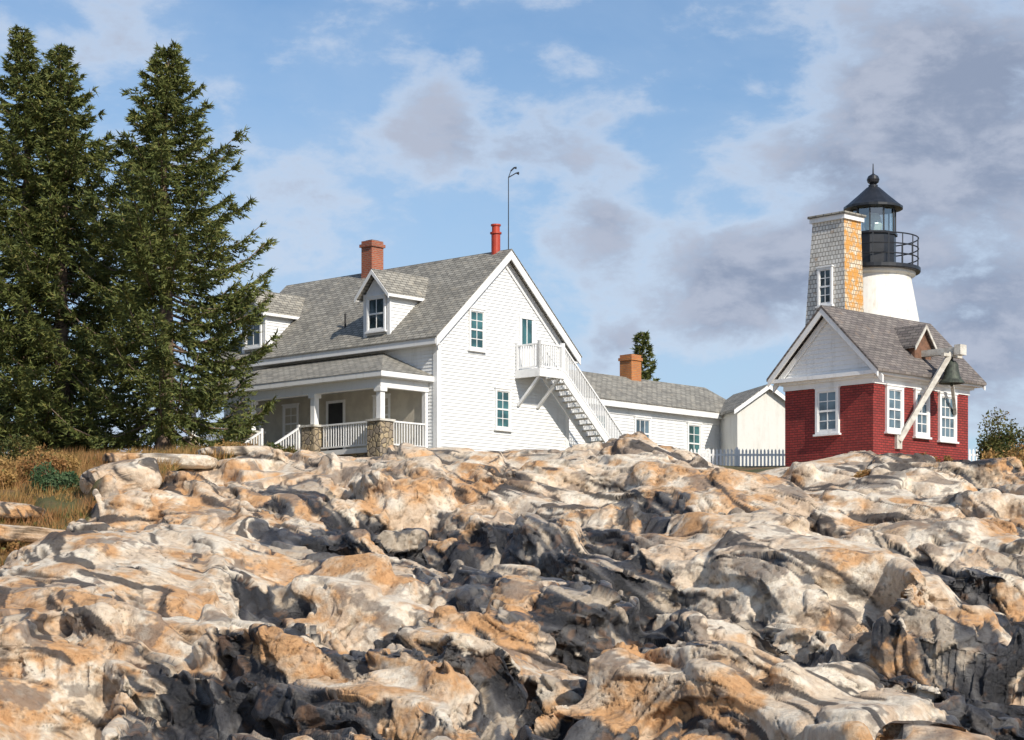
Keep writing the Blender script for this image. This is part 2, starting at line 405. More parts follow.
    def obj(s,name,parent,mats,smooth=False):
        me=bpy.data.meshes.new(name);me.from_pydata(s.v,[],s.f)
        for m in mats: me.materials.append(m)
        me.polygons.foreach_set('material_index',s.m)
        if smooth: me.polygons.foreach_set('use_smooth',[True]*len(s.f))
        me.update()
        if len(s.f)<20000:
            uv=me.uv_layers.new(name='UVMap')
            V=np.array(s.v)
            data=np.zeros((len(me.loops),2))
            for p in me.polygons:
                n=p.normal
                if abs(n.z)>.995: u=Vector((1,0,0))
                else: u=Z.cross(n).normalized()
                v=n.cross(u)
                li=list(p.loop_indices);co=V[list(p.vertices)]
                data[li,0]=co@np.array(u);data[li,1]=co@np.array(v)
            uv.data.foreach_set('uv',data.ravel())
        o=bpy.data.objects.new(name,me);bpy.context.collection.objects.link(o)
        if parent: o.parent=parent
        return o
X_=Vector((1,0,0));Y_=Vector((0,1,0))
# ------------------------------------------------------------------ ground
def mesh_from(name,co,quads,smooth=True):
    me=bpy.data.meshes.new(name)
    me.vertices.add(len(co));me.vertices.foreach_set('co',co.astype(np.float32).ravel())
    me.loops.add(quads.size);me.loops.foreach_set('vertex_index',quads.ravel().astype(np.int32))
    me.polygons.add(len(quads));me.polygons.foreach_set('loop_start',(np.arange(len(quads))*4).astype(np.int32))
    me.polygons.foreach_set('loop_total',np.full(len(quads),4,np.int32))
    me.polygons.foreach_set('use_smooth',np.full(len(quads),smooth,bool))
    me.update(calc_edges=True);return me
def gridquads(ny,nx):
    idx=np.arange(nx*ny).reshape(ny,nx)
    return np.stack([idx[:-1,:-1],idx[:-1,1:],idx[1:,1:],idx[1:,:-1]],-1).reshape(-1,4),idx
def normals(G,it):
    du=np.gradient(G,axis=1);dv=np.gradient(G,axis=0)
    NR=np.cross(du,dv);NR/=np.linalg.norm(NR,axis=2)[:,:,None]+1e-9
    for _ in range(it):
        NR[1:-1,1:-1]=(NR[1:-1,1:-1]*2+NR[:-2,1:-1]+NR[2:,1:-1]+NR[1:-1,:-2]+NR[1:-1,2:])/6
    NR/=np.linalg.norm(NR,axis=2)[:,:,None]+1e-9
    return NR.reshape(-1,3)
def actf(y,gr): return sst(16,20,y)*(.12+.88*sst(65,57,y))*sst(90,66,y)*(1-.85*gr)
# 1. rock body: dense block of the shore, voxel-remeshed so every face (tops, cliffs, overhangs) is evenly tessellated
UM=.285;YA,YB=23.5,68.0;SC=40.
nu,nyy=560,760
ug=np.linspace(-UM,UM,nu);yg=np.exp(np.linspace(math.log(YA),math.log(YB),nyy))
Ug,Yg=np.meshgrid(ug,yg);Xg=Ug*Yg
x=Xg.ravel();y=Yg.ravel()
z,gr,_,sm=terrain(x,y)
P=np.stack([x,y,z],1)
P=P+normals(P.reshape(nyy,nu,3),6)*(actf(y,gr)*relief_big(x,y,z,gr,sm))[:,None]
def warp(P): return np.stack([P[:,0]/P[:,1]*SC,np.log(P[:,1]/30.)*SC,P[:,2]/P[:,1]*SC],1)
def unwarp(Q):
    Y=30.*np.exp(Q[:,1]/SC);return np.stack([Q[:,0]/SC*Y,Y,Q[:,2]/SC*Y],1)
Wp=warp(P)
q,idx=gridquads(nyy,nu)
per=np.concatenate([idx[0,:],idx[1:,-1],idx[-1,-2::-1],idx[-2:0:-1,0]])
bot=Wp[per].copy();bot[:,2]=-5.5
nb0=len(Wp);bi=nb0+np.arange(len(per))
sk=np.stack([per,bi,np.roll(bi,-1),np.roll(per,-1)],1)
V=np.concatenate([Wp,bot,[[0,Wp[:,1].mean(),-5.5]]]);ci=len(V)-1
faces=[tuple(f) for f in np.concatenate([q,sk]).tolist()]+[(int(bi[i]),ci,int(bi[(i+1)%len(bi)])) for i in range(len(bi))]
tm=bpy.data.meshes.new('tmp');tm.from_pydata(V.tolist(),[],faces);tm.update()
to=bpy.data.objects.new('tmp',tm);bpy.context.collection.objects.link(to)
md_=to.modifiers.new('r','REMESH');md_.mode='VOXEL';md_.voxel_size=.040;md_.adaptivity=0
dg=bpy.context.evaluated_depsgraph_get();ev=to.evaluated_get(dg);em=ev.to_mesh()
nv=len(em.vertices);Q=np.empty(nv*3,np.float32);em.vertices.foreach_get('co',Q);Q=Q.reshape(-1,3).astype(np.float64)
lv_=np.empty(len(em.loops),np.int32);em.loops.foreach_get('vertex_index',lv_);F=lv_.reshape(-1,4)
print('REMESH',nv,len(F))
ev.to_mesh_clear();bpy.data.objects.remove(to);bpy.data.meshes.remove(tm)
R_=unwarp(Q)
tz_,gr2,_,sm2=terrain(R_[:,0],R_[:,1])
keep=(R_[:,2]>tz_-1.3)&(np.abs(R_[:,0]/R_[:,1])<UM-.003)&(R_[:,1]>YA+.15)&(R_[:,1]<YB-.2)
F=F[keep[F].all(1)]
used=np.zeros(nv,bool);used[F.ravel()]=True
remap=np.cumsum(used)-1;F=remap[F];C=R_[used];gr2=gr2[used];sm2=sm2[used]
def vnorm(C,F):
    n=np.cross(C[F[:,2]]-C[F[:,0]],C[F[:,3]]-C[F[:,1]])
    out=np.zeros_like(C)
    for k in range(3):
        for c in range(4): out[:,k]+=np.bincount(F[:,c],weights=n[:,k],minlength=len(C))
    return out/(np.linalg.norm(out,axis=1)[:,None]+1e-12)
NV_=vnorm(C,F)
if NV_[:,2].mean()<0: F=F[:,::-1];NV_=-NV_
df,eB,rgh=relief_fine(C[:,0],C[:,1],C[:,2],gr2,sm2)
C=C+NV_*(actf(C[:,1],gr2)*df)[:,None]
col,kd=tone(C[:,0],C[:,1],C[:,2],gr2,sm2,eB,rgh)
# 2. surrounding ground sheet out to the horizon (dips under the rock body)
def axis_dense(segs):
    out=[]
    for a,b,n in segs: out.append(np.linspace(a,b,n,endpoint=False))
    out.append(np.array([segs[-1][1]]));return np.concatenate(out)
us=axis_dense([(-60,-8,14),(-8,-1.2,20),(-1.2,-.45,60),(-.45,-.26,60),(-.26,.26,120),(.26,.45,60),(.45,1.2,60),(1.2,8,20),(8,60,14)])
ys=axis_dense([(-400,0,12),(0,23,70),(23,69,260),(69,90,60),(90,140,20),(140,3500,30)])
Wf=lambda Y:np.where(Y>0,np.sqrt(Y**2+15**2*np.exp(-np.maximum(Y,0)/12)),15)
U,YY=np.meshgrid(us,ys);XX=U*Wf(YY)
x=XX.ravel();y=YY.ravel();z,gr,_,sm=terrain(x,y)
big=relief_big(x,y,z,gr,sm)*actf(y,gr)
inside=sst(UM,UM-.02,np.abs(x/np.maximum(y,1)))*sst(YA,YA+1,y)*sst(YB,YB-1,y)
zo=z+big*.8-inside*.9
cg=np.stack([x,y,zo],1)
colg,kg=tone(x,y,zo,gr,sm,np.ones_like(x),np.zeros_like(x))
qg,_=gridquads(*XX.shape)
CO=np.concatenate([C,cg]);FQ=np.concatenate([F,qg+len(C)])
me=mesh_from('rocky_ground',CO,FQ)
ca_=me.color_attributes.new('rock_tone','FLOAT_COLOR','POINT')
ca_.data.foreach_set('color',np.concatenate([np.concatenate([col,colg]),np.concatenate([kd,kg])[:,None]],1).astype(np.float32).ravel())
me.materials.append(ROCK)
g=bpy.data.objects.new('rocky_ground',me);bpy.context.collection.objects.link(g)
# ------------------------------------------------------------------ white keepers house
H=empty('white_farmhouse',(-2.72,76,0),math.atan2(.735,.678))
W,L=7.2,12.0;sl=.911
rz=lambda s:10.28+(s+.35)*sl
b=MB()
b.prism([(0.0,0,5.2),(W,0,5.2),(W,0,10.38),(W/2,0,13.62),(0,0,10.38)],(0,L,0),0)
top=lambda z:(0,W) if z<=10.38 else ((z-10.38)/ (3.24/3.6), W-(z-10.38)/(3.24/3.6))
b.clap(lambda a,z,o:(a,-o,z),5.2,13.6,top)
b.clap(lambda a,z,o:(-o,a,z),5.2,10.1,lambda z:(0,L))
b.obj('walls',H,[CLAP])
t=MB()
for (c0,c1) in ((0,.16),(W-.16,W)): t.box(c0-.0,c1,-.045,0,5.2,10.2)
t.box(-.045,0,-.045,.16,5.2,10.05);t.box(-.045,0,L-.16,L,5.2,10.05);t.box(W,W+.04,-.04,.16,5.2,10.05)
def rake(y0,y1,d0,d1,s0,mb):
    for sg in (0,1):
        f=(lambda s:s) if sg==0 else (lambda s:W-s)
        pts=[(f(s0),y0,rz(s0)-d0),(W/2,y0,rz(W/2)-d0),(W/2,y0,rz(W/2)-d1),(f(s0),y0,rz(s0)-d1)]
        mb.prism(pts,(0,y1-y0,0))
rake(-.36,-.315,.03,.36,-.37,t);rake(-.07,-.035,.24,.62,-.0,t)
t.box(-.39,-.352,-.315,L+.3,9.98,10.24);t.box(W+.352,W+.39,-.315,L+.3,9.98,10.24)
t.box(-.35,-.035,-.31,L+.3,9.98,10.02);t.box(W+.03,W+.35,-.31,L+.3,9.98,10.02)
t.obj('trim',H,[WHITE])
r=MB()
for sg in (0,1):
    f=(lambda s:s) if sg==0 else (lambda s:W-s)
    r.prism([(f(-.35),-.3,10.28),(W/2,-.3,13.88),(W/2,-.3,13.68),(f(-.35),-.3,10.08)],(0,L+.6,0),0)
    r.prism([(f(-.43),-.38,10.235),(W/2,-.38,13.91),(W/2,-.38,13.88),(f(-.43),-.38,10.205)],(0,L+.76,0),0)
r.obj('roof',H,[SHINGLE])
def dormer(tc,nm):
    d=MB();w=.68
    d.prism([(0.03,tc-w,10.4),(0.03,tc+w,10.4),(0.03,tc+w,12.2),(0.03,tc,12.85),(0.03,tc-w,12.2)],(2.4,0,0),0)
    for sg in (-1,1):
        y=tc+sg*w
        d.clap(lambda a,z,o:(a,y+sg*o,z),10.5,12.2,lambda z:(.03,2.3))
    d.box(-.03,.03,tc-w-.035,tc-w+.13,10.4,12.2,2);d.box(-.03,.03,tc+w-.13,tc+w+.035,10.4,12.2,2)
    d.prism([(-.03,tc-w+.13,12.05),(-.03,tc+w-.13,12.05),(-.03,tc+w-.13,12.25),(-.03,tc,12.88),(-.03,tc-w+.13,12.25)],(.055,0,0),2)
    for sg in (-1,1):
        d.prism([(-.28,tc+sg*(w+.22),12.12),(-.28,tc,13.1),(-.28,tc,12.98),(-.28,tc+sg*(w+.22),12.0)],(3.1,0,0),1)
        d.prism([(-.31,tc+sg*(w+.24),12.06),(-.31,tc,13.05),(-.31,tc,12.88),(-.31,tc+sg*(w+.24),11.9)],(.03,0,0),2)
        ya_=tc+sg*(w+.225);d.box(-.28,2.2,min(ya_,ya_+sg*.03),max(ya_,ya_+sg*.03),11.97,12.08,2)
    d.window((-.0,tc+.5,10.78),(0,-1,0),(-1,0,0),1.0,1.3,2,1,.08,2,3)
    d.obj(nm,H,[CLAP,SHINGLE,WHITE,GLASS])
dormer(3.15,'dormer_near');dormer(10.2,'dormer_far')
w=MB()
w.window((1.62,0,9.98),X_,-Y_,.85,1.52,2,2,.08);w.window((3.03,0,7.14),X_,-Y_,.85,1.52,2,2,.08)
w.window((0,3.3,6.9),-Y_,-X_,.9,1.45,2,2,.08,0,2);w.window((0,8.4,6.9),-Y_,-X_,.9,1.45,2,2,.08,0,2);w.window((0,10.6,6.9),-Y_,-X_,.9,1.45,2,2,.08,0,2)
w.obj('windows',H,[WHITE,TEAL,GLASS])
d=MB()
O=Vector((4.36,0,9.42))
for a in ((0,.09,0,2.1,0,.08,0),(.79,.88,0,2.1,0,.08,0),(.09,.79,2.0,2.1,0,.08,0),(.09,.79,0,1.0,0,.045,0),(.09,.79,1.0,2.0,0,.04,1),(.42,.46,1.0,2.0,.04,.05,0),(.09,.16,1.0,2.0,.04,.055,0),(.72,.79,1.0,2.0,.04,.055,0)):
    d.obox(O,X_,-Y_,*a)
O=Vector((0,5.9,6.2))
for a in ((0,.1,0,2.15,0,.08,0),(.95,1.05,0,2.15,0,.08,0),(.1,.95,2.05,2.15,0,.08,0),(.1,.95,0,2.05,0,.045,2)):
    d.obox(O,-Y_,-X_,*a)
d.obj('doors',H,[WHITE,TEAL,DARKW])
# porch
p=MB()
p.box(-2.3,-.03,.5,11.5,6.02,6.2,0);p.box(-2.22,-.03,.55,11.45,5.0,6.02,3)
p.face([(-2.7,.1,8.86),(-2.7,11.9,8.86),(0,9.2,9.95),(0,2.8,9.95)],1)
p.face([(-2.7,.1,8.86),(0,2.8,9.95),(-.03,.1,8.86)],1);p.face([(-2.7,11.9,8.86),(-.03,11.9,8.86),(0,9.2,9.95)],1)
p.box(-2.68,-2.64,.12,11.88,8.66,8.853,0);p.box(-2.64,-.03,.12,.16,8.66,8.853,0);p.box(-2.64,-.03,11.84,11.88,8.66,8.853,0)
p.box(-2.64,-.03,.16,11.84,8.64,8.68,0)
p.box(-2.45,-2.2,.4,11.6,8.3,8.64,0);p.box(-2.2,-.03,.4,.62,8.3,8.64,0)
p.face([(-.036,.62,6.2),(-.036,11.5,6.2),(-.036,11.5,8.62),(-.036,.62,8.62)],2)
for ty in (.55,4.05,7.6,11.2):
    p.box(-2.42,-2.2,ty-.11,ty+.11,7.15,8.3,0);p.box(-2.48,-2.14,ty-.17,ty+.17,8.16,8.3,0)
    p.box(-2.65,-1.98,ty-.33,ty+.33,5.0,7.08,3);p.box(-2.70,-1.93,ty-.38,ty+.38,7.08,7.16,4)
p.box(-.16,-.03,.44,.62,6.2,8.3,0)
p.rail((-1.98,.5,6.2),(-.1,.5,6.2),.92,.13,0,False)
p.rail((-2.3,.9,6.2),(-2.3,3.7,6.2),.92,.13,0,False);p.rail((-2.3,7.95,6.2),(-2.3,10.9,6.2),.92,.13,0,False)
for k in range(6): p.box(-2.3-.3*(k+1),-2.3-.3*k,4.6,6.6,5.0,6.02-.17*(k+.5),0)
for ty in (4.55,6.65): p.rail((-2.65,ty,6.15),(-4.4,ty,5.15),.92,.14,0,True)
p.obj('porch',H,[WHITE,SHINGLE,TAN,STONE,WOODG])
# exterior stair
s=MB()
s.box(4.2,5.5,-1.25,-.035,9.24,9.4,0);s.box(4.14,5.56,-1.29,-1.25,9.12,9.42,0);s.box(4.14,4.2,-1.25,-.035,9.12,9.42,0)
s.rail((4.22,-.1,9.4),(4.22,-1.2,9.4),.95,.12);s.rail((4.22,-1.2,9.4),(5.48,-1.2,9.4),.95,.12)
s.beam((4.3,-1.15,9.15),(4.3,-.05,8.1),.1,.1);s.beam((5.4,-1.15,9.15),(5.4,-.05,8.1),.1,.1)
for yy in (-1.22,-.32):
    s.beam((5.5,yy,9.28),(9.9,yy,9.28-3.9),.06,.3)
for k in range(19):
    xs=5.58+k*.23;s.box(xs,xs+.28,-1.18,-.36,9.2-k*.204-.02,9.2-k*.204+.02,1)
s.rail((5.52,-1.24,9.4),(9.85,-1.24,9.4-3.84),.95,.13);s.rail((5.52,-.3,9.4),(9.85,-.3,9.4-3.84),.95,.13)
s.obj('exterior_stair',H,[WHITE,WOODG])
# ell wing
e=MB();E0,E1=W,20.0
e.prism([(E0,.8,5.2),(E0,5.8,5.2),(E0,5.8,8.9),(E0,3.3,10.15),(E0,.8,8.9)],(E1-E0,0,0),0)
e.clap(lambda a,z,o:(a,.8-o,z),5.2,8.75,lambda z:(E0,E1))
e.clap(lambda a,z,o:(E1+o,a,z),5.2,10.1,lambda z:(.8,5.8) if z<8.9 else (.8+(z-8.9)*2,5.8-(z-8.9)*2))
for sg in (-1,1):
    f=lambda v:3.3+sg*v
    e.prism([(E0-.0,f(2.8),8.87),(E0,f(0),10.34),(E0,f(0),10.2),(E0,f(2.8),8.73)],(E1-E0+.25,0,0),1)
    e.prism([(E1+.25,f(2.82),8.84),(E1+.25,f(0),10.3),(E1+.25,f(0),10.1),(E1+.25,f(2.82),8.6)],(.03,0,0),2)
e.box(E0,E1+.25,.46,.5,8.58,8.8,2);e.box(E0,E1+.2,.5,.765,8.6,8.64,2)
e.box(E0+.0,E1,.75,.768,8.35,8.6,2);e.box(E1-.14,E1+.0,.755,.8,5.2,8.36,2)
e.window((9.6,.8,6.9),X_,-Y_,.9,1.4,2,2,.08,2,3)
e.window((12.2,.8,7.0),X_,-Y_,1.05,1.3,3,1,.08,2,4)
e.window((15.7,.8,6.6),X_,-Y_,.95,1.7,2,2,.08,2,3)
e.obj('ell_wing',H,[CLAP,SHINGLE,WHITE,TEAL,PALEG])
c=MB()
c.box(3.28,3.92,6.9,7.5,13.2,14.85,0);c.box(3.22,3.98,6.84,7.56,14.85,14.97,0);c.box(3.28,3.92,6.9,7.5,14.97,15.1,0);c.box(3.4,3.8,7.02,7.38,15.1,15.14,2)
c.box(14.75,15.4,3.0,3.65,9.9,11.05,1);c.box(14.7,15.45,2.95,3.7,11.05,11.17,1);c.box(14.75,15.4,3.0,3.65,11.17,11.3,1);c.box(14.9,15.25,3.15,3.5,11.3,11.33,2)
c.obj('chimneys',H,[CHIM,CHIM2,DARKW])
v=MB()
v.rev(3.6,.45,[(.17,13.7),(.17,14.55),(.22,14.56),(.22,14.62),(.15,14.63),(.15,14.85),(.19,14.86),(.19,14.92),(0.0,14.95)],16,0)
v.tube([(3.6,-.2,13.7),(3.6,-.2,16.6),(3.68,-.25,16.85)],[.022,.018,.014],6,1)
v.tube([(3.6,-.2,16.6),(3.85,-.35,16.78),(3.95,-.4,16.78)],[.02,.02,.06],6,1);v.tube([(3.68,-.25,16.85),(3.8,-.3,16.98),(3.88,-.34,16.98)],[.03,.03,.05],6,1)
v.tube([(.65,5.6,11.0),(.65,5.6,11.75)],[.04,.04],8,2)
v.obj('flue_and_weather_vane',H,[REDP,BLACK,DARKW],False)
# ------------------------------------------------------------------ shed
S=empty('small_gabled_shed',(10.75,88,0),math.radians(14))
b=MB()
b.prism([(-1.35,0,5),(1.35,0,5),(1.35,0,8.85),(0,0,9.75),(-1.35,0,8.85)],(0,4,0),0)
for sg in (-1,1):
    b.prism([(sg*1.55,-.2,8.82),(0,-.2,9.92),(0,-.2,9.8),(sg*1.55,-.2,8.7)],(0,4.4,0),1)
    b.prism([(sg*1.57,-.24,8.78),(0,-.24,9.89),(0,-.24,9.7),(sg*1.57,-.24,8.6)],(0,.04,0),2)
b.obj('shed_body',S,[CEM,SHINGLE,WHITE])
# ------------------------------------------------------------------ fence
F_=MB()
x=6.4
while x<19.5:
    zg=tz(x,80)
    F_.prism([(x,80,zg-.2),(x+.075,80,zg-.2),(x+.075,80,zg+.93),(x+.0375,80,zg+1.0),(x,80,zg+.93)],(0,.02,0));x+=.14
F_.box(6.4,19.5,80.02,80.06,tz(8,80)+.25,tz(8,80)+.33);F_.box(6.4,19.5,80.02,80.06,tz(8,80)+.72,tz(8,80)+.8)
for k in range(7): F_.box(6.4+k*2.15,6.5+k*2.15,80.06,80.16,4.8,6.6)
F_.obj('white_picket_fence',None,[WHITE])
# ------------------------------------------------------------------ red bell house
R=empty('red_brick_bell_house',(11.04,64,0),math.atan2(.6976,.7165))
M,NN=3.4,5.15
ez=7.62;pk=9.72
b=MB()
b.prism([(0,0,3.6),(0,M,3.6),(0,M,7.25),(0,0,7.25)],(NN,0,0),0)
b.obj('brick_walls',R,[REDB])
b=MB()
b.box(-.04,NN+.04,-.04,M+.04,7.25,7.42,0);b.box(-.14,NN+.14,-.14,M+.14,7.42,7.5,0)
b.box(-.3,NN+.3,-.34,M+.34,7.5,7.62,0)
for xx in (0.0,NN-.05):
    b.prism([(xx,-.0,7.62),(xx,M,7.62),(xx,M/2,9.45)],(.05,0,0),0)
def gg(z):
    k=(z-7.62)/1.83*M/2;return (k,M-k)
b.clap(lambda a,z,o:(-o,a,z),7.62,9.4,gg,.14)
for sg in (-1,1):
    f=lambda v:M/2+sg*v
    for (x0,x1,d0,d1) in ((-.36,-.30,.02,.24),(-.10,-.035,.2,.42)):
        b.prism([(x0,f(M/2+.42),ez-d0+.03),(x0,M/2,pk-d0),(x0,M/2,pk-d1),(x0,f(M/2+.42),ez-d1+.03)],(x1-x0,0,0),0)
    b.prism([(NN+.30,f(M/2+.42),ez+.01),(NN+.30,M/2,pk-.02),(NN+.30,M/2,pk-.24),(NN+.30,f(M/2+.42),ez-.21)],(.06,0,0),0)
b.obj('cornice_and_gable',R,[WHITE])
b=MB()
for sg in (-1,1):
    f=lambda v:M/2+sg*v
    b.prism([(-.38,f(M/2+.45),ez+.03),(-.38,M/2,pk+.06),(-.38,M/2,pk-.03),(-.38,f(M/2+.45),ez-.05)],(NN+.76,0,0),0)
b.obj('roof',R,[SHINGLED])
b=MB()
dc=2.85
b.prism([(dc-.45,.15,7.9),(dc+.45,.15,7.9),(dc+.45,.15,8.75),(dc,.15,9.25),(dc-.45,.15,8.75)],(0,1.2,0),0)
for sg in (-1,1):
    b.prism([(dc+sg*.58,.03,8.62),(dc,.03,9.34),(dc,.03,9.26),(dc+sg*.58,.03,8.54)],(0,1.5,0),1)
    b.prism([(dc+sg*.60,.0,8.58),(dc,.0,9.31),(dc,.0,9.19),(dc+sg*.60,.0,8.46)],(0,.03,0),2)
b.obj('hoist_dormer',R,[BROWNB,SHINGLED,WOODG])
b=MB()
b.box(dc-.09,dc+.09,-1.15,.4,8.3,8.5,0);b.box(dc-.17,dc+.17,-1.35,-1.12,8.24,8.56,0)
b.beam((1.25,-.08,5.55),(dc-.1,-.95,8.32),.13,.16,0)
b.beam((4.3,-.08,6.6),(dc+.1,-.75,8.32),.1,.12,0)
b.box(1.12,1.38,-.1,0,5.3,5.75,0)
b.box(dc-.5,dc+.5,-.98,-.86,8.2,8.3,0)
b.obj('bell_bracket',R,[WOODG])
b=MB()
cy=-.92;cx=dc
b.rev(cx,cy,[(.0,8.2),(.05,8.18),(.05,8.1),(.14,8.07),(.2,7.98),(.225,7.8),(.26,7.62),(.32,7.5),(.40,7.42),(.40,7.38),(.36,7.38),(.30,7.48),(.2,7.7),(0,7.95)],28,0)
b.rev(cx,cy,[(0,7.42),(.05,7.38),(.05,7.32),(0,7.28)],12,0);b.tube([(cx,cy,7.9),(cx,cy,7.4)],[.015,.015],6,0)
b.obj('bell',R,[BRONZE],True)
b=MB()
b.window((0,2.15,5.8),-Y_,-X_,.9,1.42,2,2,.1)
b.window((.62,0,5.8),X_,-Y_,.88,1.42,2,2,.1)
b.window((2.12,0,5.75),X_,-Y_,.78,1.45,2,2,.1)
b.window((3.45,0,5.7),X_,-Y_,.95,1.5,3,2,.1)
b.obj('windows',R,[WHITE,PALEG])
# ------------------------------------------------------------------ weight tower (shingled)
T=empty('shingled_weight_tower',(11.3,71.0,0),math.atan2(.6976,.7165))
b=MB()
zb,zt=4.8,13.75
def ring(z):
    k=(z-10.1)/(13.84-10.1)
    m1=1.70-.38*k;n1=1.07-.12*k;ox=.02*k;oy=.06*k
    return [(ox,oy,z),(ox+n1,oy,z),(ox+n1,oy+m1,z),(ox,oy+m1,z)]
A=ring(zb);B=ring(zt)
b.face([A[0],A[1],B[1],B[0]],1);b.face([A[1],A[2],B[2],B[1]],1);b.face([A[2],A[3],B[3],B[2]],0);b.face([A[3],A[0],B[0],B[3]],0)
C_=ring(zt);
x0,y0=C_[0][:2];x1,y1=C_[2][:2]
b.box(x0-.08,x1+.08,y0-.08,y1+.08,zt-.12,zt+.04,2);b.box(x0-.13,x1+.13,y0-.13,y1+.13,zt+.04,zt+.12,3)
b.window((.0,1.12,10.75),-Y_,-X_,.62,1.3,2,2,.07,2,4)
b.obj('tower_body',T,[WSH,OSH,WHITE,SHINGLE,GLASS])
# ------------------------------------------------------------------ lighthouse
Lh=empty('lighthouse',(12.94,75,0),0)
b=MB()
b.rev(0,0,[(2.15,4.5),(1.62,10.7),(1.36,12.1),(1.36,12.22),(1.5,12.3),(1.5,12.4)],64,0)
b.obj('tower_shaft',Lh,[TOWERW],True)
b=MB()
b.rev(0,0,[(0,12.4),(1.66,12.4),(1.68,12.43),(1.68,12.55),(0,12.56)],40,0)
b.rev(0,0,[(.82,12.55),(.82,13.72),(.88,13.73),(.88,13.82),(.78,13.83)],10,0)
for i in range(10):
    a=2*math.pi*i/10;x,y=.80*math.cos(a),.80*math.sin(a);b.beam((x,y,13.8),(x,y,14.75),.05,.05)
b.rev(0,0,[(.78,14.66),(.95,14.68),(1.06,14.70),(1.06,14.78),(.9,14.9),(.55,15.2),(.24,15.48),(.17,15.52),(.17,15.58),(.1,15.6),(.2,15.68),(.23,15.78),(.18,15.9),(.06,15.97),(.03,16.0),(.015,16.35),(0,16.36)],20,0)
for k in range(18):
    a=2*math.pi*k/18;x,y=1.6*math.cos(a),1.6*math.sin(a);b.beam((x,y,12.55),(x,y,13.62),.035,.035)
for z in (12.9,13.25,13.62):
    b.tube([(1.6*math.cos(2*math.pi*i/48),1.6*math.sin(2*math.pi*i/48),z) for i in range(49)],[.024]*49,6)
b.obj('lantern_and_gallery',Lh,[BLACK])
LG,nt,bs=newmat('lantern_glass')
tr=N(nt,'ShaderNodeBsdfTransparent');tr.inputs[0].default_value=(.85,.95,.95,1);gl=N(nt,'ShaderNodeBsdfGlossy');gl.inputs['Roughness'].default_value=.03
msx=N(nt,'ShaderNodeMixShader');msx.inputs[0].default_value=.3
nt.links.new(tr.outputs[0],msx.inputs[1]);nt.links.new(gl.outputs[0],msx.inputs[2]);nt.links.new(msx.outputs[0],nt.nodes['Material Output'].inputs[0])
b=MB();b.rev(0,0,[(.77,13.82),(.77,14.68)],10,0);b.obj('lantern_panes',Lh,[LG])
b=MB();b.rev(0,0,[(0,13.7),(.2,13.75),(.28,13.9),(.34,14.15),(.28,14.4),(.2,14.55),(0,14.6)],16,0);b.obj('fresnel_lens',Lh,[plain('lens_glass',(.65,.72,.68),(.5,.58,.55),8,.1)],True)
